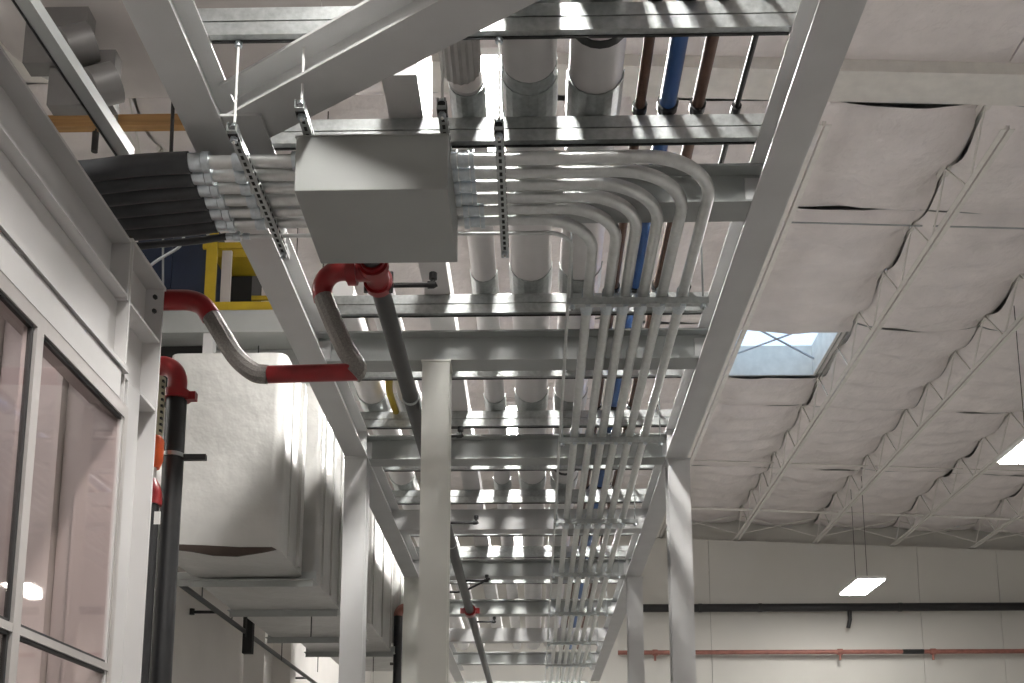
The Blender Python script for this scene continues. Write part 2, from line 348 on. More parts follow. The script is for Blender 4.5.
# inside the booth
MB().box((-3.5, -3, 0), (-3.4, 5.1, Z(2.68))).build('wall_booth_inside', 'booth', kind='structure', label='pale side wall inside the booth', cat='wall')
we = thing('wall_booth_end', 'pale panelled end wall seen through the booth window', 'wall', (-2.8, 4.98, 0), kind='structure')
xs = [-3.4, -2.86, -2.62, -2.42, -2.28, -2.13]
for q, (a, b) in enumerate(zip(xs, xs[1:])):
    MB().box((a + .004, 4.98 - (.05 if q % 2 else 0), 0), (b - .004, 5.04, Z(2.68))).build('panel', 'booth' if q % 2 == 0 else 'white', we)
bl = thing('booth_fill_lamp', 'added fill lamp brightening the booth behind the window', 'lamp', (-2.8, 2.6, Z(2.6)))  # added unseen lamp, brightens what shows through the booth glass
MB().box((-2.95, 1.0, Z(2.62)), (-2.65, 4.6, Z(2.68))).build('housing', 'white', bl)
MB().box((-2.93, 1.05, Z(2.6)), (-2.67, 4.55, Z(2.62))).build('lens', mat('booth_fill_lens', (.9, .88, .85), .4, 0, 0, emit=((1, .94, .94), 7.0)), bl)
MB().box((-3.6, -3, Z(2.69)), (XW - .19, 4.96, Z(2.74))).build('ceiling_booth', 'booth', kind='structure', label='pale ceiling inside the booth', cat='ceiling')
# top beam and corner column
tb = thing('booth_top_beam', 'grey steel beam along the top of the booth wall', 'beam', (XB, 1.5, Z(HW) - .3))
MB().ibeam((XB, -3, Z(HW) - 0.30), (XB, YE - 0.49, Z(HW) - 0.30), 0.30, 0.2).build('rolled_section', 'boothsteel', tb)
MB().box((XB - .095, YE - .489, Z(HW) - .31), (XB + .098, YE - .472, Z(HW))).build('end_plate', 'boothsteel', tb)
cc = thing('booth_corner_column', 'white steel corner column at the end of the booth wall', 'column', (XB, YE - .12, 0))
m = MB(); m.ibeam((XB, YE - .46, 0), (XB, YE - .46, Z(HW)), 0.46, 0.2, up=(0, 1, 0)); m.build('shaft', 'booth', cc)
for zz in (zLg - .02, Z(HW) - .31): MB().box((XB - .095, YE - .446, zz), (XB + .095, YE - .014, zz + .014)).build('stiffener', 'booth', cc)
MB().box((XB - .11, YE - .48, Z(HW)), (XB + .105, YE + .012, Z(HW) + .018)).build('cap_plate', 'booth', cc)
for dz_ in (-.05, -.13): MB().cyl((XB + .06, YE - .03, Z(HW) + dz_), (XB + .06, YE - .012, Z(HW) + dz_), 0.012, 6).build('bolt', 'gasket', cc)

# ================================================================== pipe rack steel
GR, GL = 1.26, -1.562
for x, lb in ((GR, 'long grey steel girder along the right side of the rack'), (GL, 'long grey steel girder along the left side of the rack')):
    g = thing('rack_girder', lb, 'beam', (x, 10, Z(HB)), 'rack girders')
    MB().ibeam((x, -1.5, Z(HB)), (x, 22.5, Z(HB)), 0.25, 0.19).build('rolled_section', 'steel', g)
    for yy in (9.0, 13.4):
        s = -1 if x > 0 else 1
        MB().box((x + s * .006, yy + .11, Z(HB) + .014), (x + s * .09, yy + .122, Z(HB) + .236)).build('stiffener', 'steel', g)
CB = [(5.41, 'grey cross beam right behind the bending conduits'), (7.3, 'grey cross beam carried by the lone middle column'), (9.3, 'grey cross beam between the first pair of side columns'), (11.5, 'brightly lit grey cross beam just past the first side columns'), (13.6, 'grey cross beam between the second pair of side columns'), (15.9, 'sixth grey cross beam deep in the rack'), (18.1, 'bright seventh grey cross beam deep in the rack'), (20.4, 'last grey cross beam at the far end of the rack'), (1.6, 'grey cross beam above the viewpoint')]
for yy, lb in CB:
    b = thing('cross_beam', lb, 'beam', (-.15, yy, Z(HB) + .01), 'rack cross beams')
    if yy in (11.5, 18.1): MB().prof([(-.095, 0), (.095, 0), (.095, .225), (-.095, .225)], (GL + .02, yy, Z(HB) + .012), (GR - .02, yy, Z(HB) + .012)).build('box_section', 'steel', b)  # flat box shape and lighter paint make these two lamp-lit beams brighter
    else: MB().ibeam((GL + .02, yy, Z(HB) + .012), (GR - .02, yy, Z(HB) + .012), 0.225, 0.19, 0.013).build('rolled_section', 'cross', b)
    for x, s in ((GL + .02, 1), (GR - .02, -1)):
        MB().box((x, yy - .018, Z(HB) + .05), (x + s * .09, yy - .006, Z(HB) + .2)).build('clip_plate', 'steel', b)
def column(x, y, lb, m='steel', ht=HB, wd=0.2):
    c = thing('rack_column', lb, 'column', (x, y, 0), 'rack columns')
    s = MB(); s.ibeam((x, y - wd / 2, 0.02), (x, y - wd / 2, Z(ht) - .014), wd, wd * .97, up=(0, 1, 0)); s.build('shaft', m, c)
    MB().box((x - wd * .52, y - wd * .55, Z(ht) - .014), (x + wd * .52, y + wd * .55, Z(ht))).build('cap_plate', m, c)
    MB().box((x - .16, y - .16, 0), (x + .16, y + .16, 0.02)).build('base_plate', m, c)
column(-0.686, 7.3, 'pale column standing alone in the middle of the rack', 'column', HB + .01)
column(GR + .02, 9.3, 'nearest grey column under the right girder')
column(GL, 9.2, 'nearest grey column under the left girder')
column(GR + .02, 13.6, 'second grey column under the right girder')
column(GL, 13.6, 'second pale column under the left girder, half hidden by the middle column', 'column')
# galvanized cross struts on top of the girders
HS = HB + 0.252
ST = [(4.39, 'nearest galvanized cross strut at the top of the picture'), (5.17, 'galvanized cross strut just above the pull box'), (7.03, 'galvanized cross strut behind the first conduit trapeze'), (8.07, 'galvanized cross strut above the middle column'), (9.09, 'galvanized cross strut before the first side columns'), (10.2, 'galvanized cross strut just behind the first side columns'), (11.25, 'galvanized cross strut before the bright cross beam'), (12.5, 'galvanized cross strut behind the bright cross beam'), (13.5, 'galvanized cross strut over the second side columns'), (14.9, 'galvanized cross strut second from the far end'), (17.0, 'galvanized cross strut farthest along the rack')]
for yy, lb in ST:
    wd, hh = 0.05, 0.14
    s = thing('cross_strut', lb, 'strut', (-.15, yy, Z(HS)), 'galvanized cross struts')
    for q, nm in ((0, 'lower_channel'), (hh / 2, 'upper_channel')):
        m = MB(); z0, z1 = q + (.0015 if q else 0), q + hh / 2 - (0 if q else .0015)
        m.prof([(-wd / 2, z0), (wd / 2, z0), (wd / 2, z1 - .004), (wd / 2 - .004, z1), (-wd / 2 + .004, z1), (-wd / 2, z1 - .004)], (GL - .06, yy - .025, Z(HS)), (GR + .06, yy - .025, Z(HS)))
        m.build(nm, 'galv', s)
    MB().box((GL + .1, yy - .014, Z(HS) - .004), (GR - .1, yy + .002, Z(HS) - .0005)).build('lower_lip', 'grim', s)
# diagonal plan brace
d0 = at_h(236, 132, HB + .04); d1 = at_h(520, -18, HB + .04); dd = (d1 - d0); d1 = d0 + dd * 1.5
b = thing('plan_brace', 'broad grey diagonal brace beam above the pull box', 'beam', d0)
MB().ibeam((d0.x, d0.y, Z(HB) + .03), (d1.x, d1.y, Z(HB) + .03), 0.2, 0.23).build('rolled_section', 'steel', b)
MB().box((d0.x - .14, d0.y - .15, Z(HB) + .016), (d0.x + .16, d0.y + .16, Z(HB) + .028)).build('gusset_plate', 'steel', b)
e0 = at_h(232, 118, HB + .9); e1 = at_h(345, 38, HB + .9)
MB().prof([(-.04, 0), (.04, 0), (.04, .006), (-.034, .006), (-.034, .08), (-.04, .08)], e0, e1 + (e1 - e0) * .6).build('angle_brace', 'grim', label='dark angle iron behind the diagonal brace', cat='angle iron')
# loose strut crossing at the top left
a0, a1 = at_h(22, 0, 3.75), at_h(127, 160, 3.62); a0 = a1 + (a0 - a1) * 1.7
s = thing('diagonal_strut', 'grey metal strut slanting across the round duct at top left', 'strut', a1)
MB().prof([(-.035, 0), (.035, 0), (.035, .07), (-.035, .07)], a0, a1).build('channel', 'cross', s)
MB().prof([(-.045, -.006), (-.036, -.006), (-.036, .075), (-.045, .075)], a0, a1).build('dark_edge', 'black', s)

# ================================================================== overhead pipes on the struts
HT = HS + 0.141
def saddle(parent, x, yy, r, m='galv'):
    P = []; n = 10
    s = MB(); vs = []; fs = []
    for q in (yy - .15, yy + .15):
        for rr in (r + .004, r + .010):
            for k in range(n + 1):
                a = math.pi * (1 + k / n); vs.append((x + rr * math.cos(a), q - .055, Z(HT) + r + rr * math.sin(a) + .008))
    w_ = n + 1
    for k in range(n):
        fs += [(w_ + k, w_ + k + 1, 3 * w_ + k + 1, 3 * w_ + k), (k + 1, k, 2 * w_ + k, 2 * w_ + k + 1), (k, k + 1, w_ + k + 1, w_ + k), (2 * w_ + k + 1, 2 * w_ + k, 3 * w_ + k, 3 * w_ + k + 1)]
    s.add(vs, fs); return s.build('saddle', m, parent)
def band(parent, x, yy, r, m='galv', w_=.02):
    return MB().tube([(x, yy - w_, Z(HT) + r + .008), (x, yy + w_, Z(HT) + r + .008)], r + .004, 20).build('band', m, parent)
def longpipe(name, x, r, m, lb, y0=1.0, y1=21.0, n=24, sad=True, clampm=None):
    z = Z(HT) + r + .008
    t = thing(name, lb, 'pipe', (x, (y0 + y1) / 2, Z(HT)), 'pipes along the rack')
    MB().cyl((x, y0, z), (x, y1, z), r, n).build('run', m, t)
    for yy, _ in ST[:8]:
        if y0 < yy < y1:
            if sad: saddle(t, x, yy, r)
            else:
                MB().tube([(x, yy - .08, z), (x, yy - .03, z)], r + .012, 12).build('clamp', 'black', t)
    return t
p = longpipe('insulated_pipe', -0.015, .139, 'jacket', 'thick white insulated pipe under the top centre of the rack')
band(p, -.015, 4.93, .139, 'galv', .05); band(p, -.015, 3.6, .139)
p = longpipe('insulated_pipe', 0.325, .139, 'jacket', 'thick white insulated pipe beside the brown and blue pipes')
band(p, .325, 4.62, .141, 'grim', .025); band(p, .325, 5.0, .139); band(p, .325, 10.75, .14, 'black', .03)
p = longpipe('insulated_pipe', -0.335, .086, 'jacket', 'slimmer white insulated pipe left of the centre one', 4.95)
MB().tube([(-.36, 1.2, Z(HT) + .12), (-.36, 4.9, Z(HT) + .12)], .105, 36, rib=-.06).build('ribbed_pipe', 'ribbed', label='grey ribbed pipe jacket above the pull box corner', cat='pipe', group='pipes along the rack')
longpipe('insulated_pipe', -1.40, .128, 'jacket', 'white insulated pipe against the left girder', 7.15)
longpipe('insulated_pipe', -1.08, .1, 'jacket', 'white insulated pipe left of the yellow rope', 7.15)
MB().box((-.75, 4.8, Z(HT)), (-.57, 20, Z(HT) + .16)).build('square_duct', 'jacket', label='slim square white duct running behind the pull box', cat='duct')
longpipe('brown_pipe', .56, .027, 'copper', 'brown pipe left of the blue pipe', sad=False)
longpipe('blue_pipe', .705, .044, 'blue', 'blue painted pipe between two brown pipes', sad=False)
longpipe('brown_pipe', .86, .032, 'copper', 'brown pipe right of the blue pipe', sad=False)
longpipe('slim_dark_pipe', 1.06, .015, 'grim', 'slim dark pipe closest to the right girder', sad=False)
yp = [at_h(x, y, 3.75) for x, y in ((390, 376), (389, 388), (392, 400), (396, 412))]
MB().tube(spline(yp, 5), .03, 8).build('yellow_rope', 'yellow', label='yellow rope bundle hanging beside the middle column', cat='rope')
# round duct across the top left and its plenum
YD = 6.3; dz = at_y(150, 18, YD).z; rd = .47
t = thing('round_duct', 'large dull round duct crossing behind the left girder', 'duct', (-2, YD, dz - rd))
xl = at_y(45, 60, YD).x
path = fillet([(-.95, YD, dz), (xl - .1, YD, dz), (xl - .1, YD, dz + 1.6)], .5, 8)
MB().tube(path, rd, 28).build('duct_run', 'duct', t)
for px in (205, 330):
    x = at_y(px, 60, YD).x; MB().tube([(x - .02, YD, dz), (x + .02, YD, dz)], rd + .01, 28).build('seam_band', 'duct', t)
MB().box((-.94, YD - .55, dz - .5), (-.71, YD + .6, dz + .1)).build('plenum_box', 'jacket', label='beige wrapped square duct beside the ribbed pipe', cat='duct')
cl = thing('twin_collar', 'dark twin duct collars under the round duct', 'duct collar', at_y(85, 60, YD - .5))
c0 = at_y(50, 45, YD - .3); 
for (xa, ya, xb, yb_) in ((66, 48, 92, 42), (92, 88, 116, 82)):
    MB().cyl(at_y(xa, ya, YD - .55), at_y(xb, yb_, YD - .5), .115, 16).build('collar', 'darkduct', cl)
MB().box(at_y(36, 22, YD - .38), at_y(84, 62, YD - .50)).build('cutout_plate', 'darkduct', cl)
MB().box(at_y(58, 62, YD - .36), at_y(112, 104, YD - .46)).build('cutout_plate', 'darkduct', cl)
# far timber beam and its hanger bits
q0, q1 = at_y(40, 123, 10.2), at_y(210, 123, 10.2)
t = thing('timber_beam', 'tan timber beam under the round duct at top left', 'beam', (q0 + q1) / 2)
MB().cbox((q0 + q1) / 2, (q1.x - q0.x, .1, .13)).build('plank', 'tan', t)
qc = at_y(113, 112, 10.1); MB().cbox(qc, (.07, .2, .22)).build('clamp', 'galv', t)
q0, q1 = at_y(171, 105, 9.9), at_y(171, 165, 9.9)
MB().cyl(q0 + Vector((0, 0, 1)), q1 - Vector((0, 0, .2)), .02, 8).build('hanger_rod', 'black', label='dark vertical hanger rod beside the timber beam', cat='rod')
q0 = at_y(95, 143, 10.2); MB().cyl(q0 + Vector((0, 0, .12)), q0 - Vector((0, 0, .1)), .035, 10).build('hanging_weight', 'grim', t); MB().cyl(q0 + Vector((0, 0, .1)), q0 + Vector((0, 0, .3)), .01, 6).build('cord', 'grim', t)

# ================================================================== pull box and conduits
HBX = 2.95
b0 = at_h(294, 191, HBX); b1 = at_h(448, 191, HBX); b2 = at_h(457, 262.5, HBX)
bz0, bz1 = Z(HBX), at_y(370, 135.3, b0.y).z
pb = thing('pull_box', 'grey sheet-metal pull box hanging over the conduits', 'box', ((b0.x + b1.x) / 2, (b0.y + b2.y) / 2, bz0))
bxm = MB().box((b0.x, b0.y, bz0), (b1.x, b2.y, bz1)); o = bxm.build('body', 'box', pb)
bv = o.modifiers.new('bevel', 'BEVEL'); bv.width = .004; bv.segments = 2
MB().box((b0.x - .004, b0.y - .004, bz1 - .004), (b1.x + .004, b2.y + .004, bz1 + .004)).build('lid', 'box', pb)
HC = 3.2; RC = .031
rowy = [158, 174.5, 187, 197.5, 208, 219]; colx = [675.5, 656, 638, 621, 605, 585.5]
ends = [200, 205, 211, 217, 221, 226]
# rows at equal spacing inside the box sides, columns from the first trapeze
YR = [at_h(535, y, HC).y for y in rowy]; XC = [at_h(x, 320, HC).x for x in colx]
YR = [YR[0] + (YR[5] - YR[0]) * i / 5 for i in range(6)]
wordn = ['outermost', 'second from outside', 'third from outside', 'third from inside', 'second from inside', 'innermost']
TY = [5.97, 8.2, 10.4, 12.55, 14.75, 17.0, 19.2]
for i in range(6):
    z = Z(HC); y = YR[i]
    t = thing('conduit', '%s large bent conduit from pull box along the rack' % wordn[i], 'conduit', (XC[i], 12, z - RC), 'bent steel conduits')
    R = .27 + .0 * i
    MB().tube(fillet([(b1.x - .01, y, z), (XC[i], y, z), (XC[i], 21.5, z)], .36 if i < 3 else .31, 14), RC, 18).build('tube', 'emt', t)
    for (xa, xb, rr) in ((b1.x + .004, b1.x + .03, RC + .014), (b1.x + .035, b1.x + .085, RC + .007), (b1.x + .09, b1.x + .11, RC + .012)):
        MB().tube([(xa + (.03 if i > 3 else 0), y, z), (xb + (.03 if i > 3 else 0), y, z)], rr, 12 if rr != RC + .007 else 18).build('connector', 'zincblue', t)
    for yy in (TY[0] + .09, TY[2] + .2): MB().tube([(XC[i], yy, z), (XC[i], yy + .1, z)], RC + .008, 16).build('coupling', 'zincblue', t)
    # left of the box
    xe = at_h(ends[i], rowy[i], HC).x
    t = thing('conduit_stub', 'short conduit left of pull box, %s' % ['nearest the camera', 'second from the camera', 'third from the camera', 'fourth from the camera', 'fifth from the camera', 'farthest from the camera'][i], 'conduit', ((xe + b0.x) / 2, y, z - RC), 'short conduits left of the box')
    MB().cyl((xe, y, z), (b0.x + .01, y, z), RC, 18).build('tube', 'emt', t)
    for (xa, xb, rr) in ((xe - .07, xe + .0, RC + .012), (xe + .005, xe + .04, RC + .018), (xe + .15, xe + .2, RC + .009), (b0.x - .045, b0.x - .025, RC + .014), (b0.x - .02, b0.x - .002, RC + .012)):
        MB().tube([(xa, y, z), (xb, y, z)], rr, 14).build('connector', 'zincblue' if rr < .05 else 'emt', t)
    # black flexible hose running over the booth top
    hx = xe - .06
    hp = spline([(hx, y, z), (hx - .25, y, z - .012 - .003 * i), (hx - .6, y, z - .045), (hx - 1.2, y, z - .03), (-3.3, y, z - .05)], 6)
    MB().tube(hp, .0505, 16).build('flexible_hose', 'rubber', label='thick black flexible hose at left, feeding the %s stub conduit' % ['nearest', 'second', 'third', 'fourth', 'fifth', 'farthest'][i], cat='hose', group='black flexible hoses')
# thin conduit row
yt = at_h(535, 233, HC).y; zt2 = Z(HC); xt = at_h(567, 320, HC).x
t = thing('thin_conduit', 'thin silver conduit passing behind the pull box', 'conduit', (xt, 10, zt2), None)
MB().tube(fillet([(at_h(238, 233, HC).x, yt, zt2), (xt, yt, zt2), (xt, 21.5, zt2)], .14, 10), .011, 10).build('tube', 'emt', t)
xe = at_h(236, 233, HC).x
for a, r_ in ((-.06, .02), (-.02, .026), (.03, .018)): MB().tube([(xe + a, yt, zt2), (xe + a + .035, yt, zt2)], r_, 8).build('connector', 'zincblue', t)
MB().tube(spline([(xe - .06, yt, zt2), (xe - .3, yt, zt2 - .03), (xe - .9, yt - .05, zt2 - .1), (-3.6, yt - .1, zt2 - .15)], 6), .019, 10).build('slim_hose', 'rubber', label='slim black hose below the thick black hoses', cat='hose')
cp = [at_y(x, y, 5.5) for x, y in ((138, 276), (155, 262), (168, 254), (180, 246), (185, 234), (192, 228), (205, 232), (212, 240))]
MB().tube(spline(cp, 5), .008, 8).build('grey_cable', 'cable', label='thin grey cable looping below the black hoses', cat='cable')
# hangers along Y carrying the box and the sideways conduit runs
def slotted(t, x, y0, y1, z, m='galv'):
    MB().channel((x, y0, z), (x, y1, z), .041, .041).build('channel', m, t)
    n = int((y1 - y0 - .06) / .05)
    sl = None
    for k in range(n):
        off = (0, .05 * k, 0)
        if sl is None: sl = MB().cbox((x, y0 + .045, z - .0012), (.014, .028, .002)).build('slot', 'dark', t)
        else: share(sl, t, off)
    sl = None
    for k in range(n):
        if sl is None: sl = MB().cbox((x + .0212, y0 + .045, z + .018), (.002, .024, .012)).build('slot', 'dark', t)
        else: share(sl, t, (0, .05 * k, 0))
def nut(t, x, y, z, s=.03): MB().tube([(x, y, z), (x, y, z + .02)], s * .6, 6).build('nut', 'zincblue', t)
yA = 4.385
def yhang(x, h, y1, lb, far=True):
    z = Z(h); t = thing('trapeze_hanger', lb, 'hanger', (x, (yA + y1) / 2, z), 'hangers for the pull box run')
    slotted(t, x, yA - .05, y1, z)
    MB().cyl((x, yA, z - .03), (x, yA, Z(HS) + .02), .0065, 8).build('rod', 'white', t); nut(t, x, yA, z - .02); nut(t, x, yA, z + .042)
    MB().cbox((x, yA, z + .02), (.045, .05, .046)).build('end_cap', 'grim', t)
    nut(t, x, yA, Z(HS) - .025)
    if far:
        MB().cyl((x, y1 - .06, z - .03), (x, y1 - .06, Z(HB) + .02), .0065, 8).build('rod', 'white', t); nut(t, x, y1 - .06, z - .02); nut(t, x, y1 - .06, z + .042)
h1 = HC - RC - .043
yhang(at_h(232, 133, h1).x, h1, 5.43, 'slotted trapeze hanger at the far left under the stub conduits')
yhang(at_h(499, 135, h1).x, h1, 5.43, 'slotted trapeze hanger right of the pull box')
hb = bz1 - CZ + .006
yhang(at_h(291, 104, hb).x + .03, hb, 5.25, 'hanger strut over the left end of the pull box')
yhang(at_h(441, 104, hb).x, hb, 5.25, 'hanger strut over the right end of the pull box')
# trapezes along the rack carrying the conduits
tl = ['nearest', 'second', 'third', 'fourth', 'fifth', 'sixth', 'farthest']
for k, yy in enumerate(TY):
    z = Z(HC) - RC - .043; xa, xb = .2, 1.03
    t = thing('conduit_trapeze', '%s strut trapeze under the bundle of six conduits' % tl[k], 'hanger', ((xa + xb) / 2, yy, z), 'conduit trapezes')
    MB().channel((xa, yy, z), (xb, yy, z)).build('channel', 'galv', t)
    for x in (xa + .03, xb - .03):
        MB().cyl((x, yy, z - .03), (x, yy, Z(HS)), .006, 6).build('rod', 'cable', t); nut(t, x, yy, z - .02)
    for x in XC:
        s = MB(); pts = [(x + (RC + .004) * math.cos(a), yy, Z(HC) + (RC + .004) * math.sin(a)) for a in [math.pi * q / 8 for q in range(-1, 10)]]
        for a, b in zip(pts, pts[1:]): s.box((min(a[0], b[0]) - .002, yy - .016, min(a[2], b[2]) - .002), (max(a[0], b[0]) + .002, yy + .016, max(a[2], b[2]) + .002))
        s.build('strap', 'zincblue', t)
        MB().cbox((x, yy, z - .006), (.03, .03, .014)).build('strap_nut', 'zincblue', t)

# ================================================================== fire pipe with red fittings
HP = 3.08; xp = at_h(379, 284, HP).x; y0 = at_h(379, 274, HP).y; rp = .054
t = thing('fire_main', 'long charcoal pipe running down the rack left of centre', 'pipe', (xp, 10, Z(HP) - rp))
MB().cyl((xp, y0 + .02, Z(HP)), (xp, 22, Z(HP)), rp, 18).build('run', 'grim', t)
for yy in (7.15, 10.9): MB().tube([(xp, yy, Z(HP)), (xp, yy + .03, Z(HP))], rp + .005, 18).build('groove_ring', 'cable', t)
yc = at_h(471, 611, HP).y
MB().tube([(xp, yc - .07, Z(HP)), (xp, yc + .07, Z(HP))], rp + .03, 12).build('coupling', 'red', t)
MB().cbox((xp, yc, Z(HP)), (.26, .06, .07)).build('coupling_ears', 'red', t)
for py in (285, 436, 523, 581, 622):
    yy = max(at_h(420, py, HP).y, 7.47) if py == 436 else at_h(420, py, HP).y
    ar = MB().tube(fillet([(xp + rp * .7, yy, Z(HP)), (xp + .3, yy, Z(HP)), (xp + .3, yy, Z(HP) + .07)], .03, 5), .014, 10).build('branch_arm', 'black', t)
    MB().tube([(xp + .27, yy, Z(HP)), (xp + .3, yy, Z(HP)), (xp + .315, yy, Z(HP) + .01)], .021, 10).build('elbow', 'black', ar)
    MB().tube([(xp + .3, yy, Z(HP) + .035), (xp + .3, yy, Z(HP) + .07)], .023, 10).build('cap', 'black', ar)
yy = at_h(480, 590, HP).y; MB().cyl((xp + .03, yy, Z(HP)), (xp + .32, yy - .1, Z(HP) + .12), .014, 8).build('side_arm', 'black', t)
MB().cyl((xp - .06, yy + .1, Z(HP)), (xp - .2, yy + .1, Z(HP)), .014, 8).build('side_arm', 'black', t)
# red tee
t = thing('red_tee', 'dark red grooved tee at the head of the charcoal pipe', 'pipe fitting', (xp, y0, Z(HP) - rp))
MB().cyl((xp, y0 - .16, Z(HP)), (xp, y0 + .1, Z(HP)), rp + .012, 18).build('body', 'red', t)
for yy in (y0 - .13, y0 + .06): MB().tube([(xp, yy, Z(HP)), (xp, yy + .05, Z(HP))], rp + .028, 16).build('coupling', 'red', t)
MB().cyl((xp - .16, y0 - .04, Z(HP)), (xp, y0 - .04, Z(HP)), rp + .008, 18).build('branch', 'red', t)
MB().tube([(xp - .15, y0 - .04, Z(HP)), (xp - .1, y0 - .04, Z(HP))], rp + .026, 16).build('coupling', 'red', t)
for dx in (-.07, .07): MB().cyl((xp + dx, y0 + .09, Z(HP) - .06), (xp + dx, y0 + .09, Z(HP) + .06), .012, 8).build('bolt', 'grim', t)
MB().cyl((xp, y0 - .3, Z(HP)), (xp, y0 - .16, Z(HP)), rp, 16).build('black_stub', 'black', t)
# flexible loop
YL_ = y0 - .04
pt = lambda x, y: at_y(x, y, YL_)
t = thing('flexible_loop', 'braided flexible pipe loop with red elbows in front of the left girder', 'flexible pipe', pt(310, 378))
e_s = Vector((xp - .15, YL_, Z(HP))); e_c = Vector((pt(318, 277).x, YL_, Z(HP))); e_e = pt(323, 297)
MB().tube(fillet([e_s, e_c, e_e + Vector((0, .02, -.01))], .11, 10), .055, 18).build('elbow', 'red', t)
lowA = pt(361, 380); 
MB().tube(spline([e_e, pt(333, 322), pt(346, 350), pt(357, 368), pt(352, 375)], 6), .054, 22, rib=-.045).build('braided_hose', 'braid', t)
MB().tube([pt(268, 374.5), pt(358, 372)], .047, 18).build('red_pipe', 'red', t)
MB().tube(spline([pt(268, 374.5), pt(254, 372), pt(236, 357), pt(222, 335), pt(210, 315)], 7), [.052] * 29, 22, rib=-.045).build('braided_hose', 'braid', t)
MB().tube(spline([pt(211, 317), pt(203, 306), pt(192, 301), pt(176, 300), pt(140, 301)], 6), .055, 18).build('elbow', 'red', t)

# ================================================================== standpipes behind the booth corner
YS = 6.2
t = thing('standpipe', 'black vertical standpipe behind the booth corner column', 'pipe', at_y(174, 683, YS) * 1)
sx = at_y(172, 480, YS).x
MB().cyl((sx, YS, 0.02), (sx, YS, at_y(176, 392, YS).z), .062, 18).build('riser', 'black', t)
zt3 = at_y(176, 392, YS).z
MB().tube(fillet([(sx, YS, zt3 - .03), (sx, YS, zt3 + .17), (sx - .3, YS, zt3 + .17)], .1, 8), .058, 18).build('elbow', 'red', t)
MB().tube([(sx, YS, zt3 - .05), (sx, YS, zt3)], .085, 14).build('coupling', 'red', t)
MB().cbox((sx + .09, YS, zt3 - .03), (.06, .05, .05)).build('coupling_ear', 'red', t)
zc = at_y(180, 456, YS).z
MB().tube([(sx, YS, zc - .012), (sx, YS, zc + .012)], .068, 18).build('clamp', 'galv', t)
MB().cbox((sx + .13, YS, zc - .01), (.14, .03, .035)).build('clamp_arm', 'grim', t)
YS2 = 6.05; s2 = at_y(151, 480, YS2).x
t = thing('standpipe', 'second black standpipe with orange collar beside the booth column', 'pipe', (s2, YS2, 0))
zo = at_y(163, 500, YS2).z
MB().cyl((s2, YS2, 0.02), (s2, YS2, zo), .055, 18).build('riser', 'black', t)
MB().tube([(s2, YS2, zo - .03), (s2, YS2, zo + .03), (s2, YS2, zo + .09), (s2, YS2, zo + .13)], [.07, .07, .055, .03], 16).build('red_fitting', 'red', t)
z1, z2 = at_y(163, 468, YS2).z, at_y(163, 437, YS2).z
MB().tube([(s2, YS2, z1), (s2, YS2, z1 + .05), (s2, YS2, z2 - .02), (s2, YS2, z2)], [.045, .062, .062, .05], 18).build('orange_collar', 'orange', t)
MB().cyl((s2, YS2, zo + .1), (s2, YS2, z1), .03, 12).build('neck', 'alu', t)
z3, z4 = z2, at_y(163, 378, YS2).z
MB().cyl((s2, YS2, z3), (s2, YS2, z4), .05, 18).build('label_sleeve', mat('cream_label', (.46, .43, .30), .5), t)
for k in range(9):
    zz = z3 + .03 + (z4 - z3 - .06) * k / 8
    MB().cbox((s2 + .046, YS2 - .02, zz), (.012, .02, .014)).build('label_mark', 'black', t)
MB().cbox((at_y(157, 521, YS2 - .06).x, YS2 - .06, at_y(157, 521, YS2).z), (.035, .006, .075)).build('tag', 'white', t)

# ================================================================== big wrapped ducts on the left
HD = 2.36
def rbox(m, a, b, r=.06, n=4):
    """box with rounded vertical edges"""
    x0, x1 = sorted((a[0], b[0])); y0_, y1_ = sorted((a[1], b[1])); z0, z1 = sorted((a[2], b[2])); pts = []
    for cx, cy, s in ((x1 - r, y1_ - r, 0), (x0 + r, y1_ - r, 1), (x0 + r, y0_ + r, 2), (x1 - r, y0_ + r, 3)):
        for k in range(n + 1):
            a_ = math.pi / 2 * (s + k / n); pts.append((cx + r * math.cos(a_), cy + r * math.sin(a_)))
    N_ = len(pts); vs = [(x, y, z0) for x, y in pts] + [(x, y, z1) for x, y in pts]
    m.add(vs, [(i, (i + 1) % N_, (i + 1) % N_ + N_, i + N_) for i in range(N_)], True)
    m.add(vs, [tuple(range(N_ - 1, -1, -1)), tuple(range(N_, 2 * N_))]); return m
DY0 = 8.5; xr1 = at_h(278, 548, HD).x; xl1 = -3.05
dtop = at_y(240, 353, DY0).z
t = thing('wrapped_duct', 'big glossy white wrapped plenum at left with a torn lower edge', 'duct', ((xr1 + xl1) / 2, 9, Z(HD)))
rbox(MB(), (xl1, DY0, Z(HD)), (xr1, 9.45, dtop), .09, 6).build('body', 'wrap', t)
MB().box((xr1 - .01, DY0 + .3, Z(HD) + .02), (xr1 + .012, DY0 + .34, dtop)).build('seam', 'wrap', t)
MB().box((xr1 - .01, DY0 + .62, Z(HD) + .02), (xr1 + .03, DY0 + .70, dtop)).build('seam', 'wrap', t)
tp = [at_y(x, y, DY0 - .004) for x, y in ((172, 544), (200, 545), (240, 547), (272, 547), (276, 549), (262, 552), (236, 556), (212, 555), (190, 551), (172, 549))]
MB().add([p_ for p_ in tp] + [p_ + Vector((0, .03, 0)) for p_ in tp], [tuple(range(10)), tuple(range(19, 9, -1))] + [(i, i + 10, (i + 1) % 10 + 10, (i + 1) % 10) for i in range(10)]).build('torn_edge', mat('torn_liner', (.05, .035, .028), .9), t)
gx = at_y(205, 355, DY0)
xr2 = at_h(336, 606, HD).x
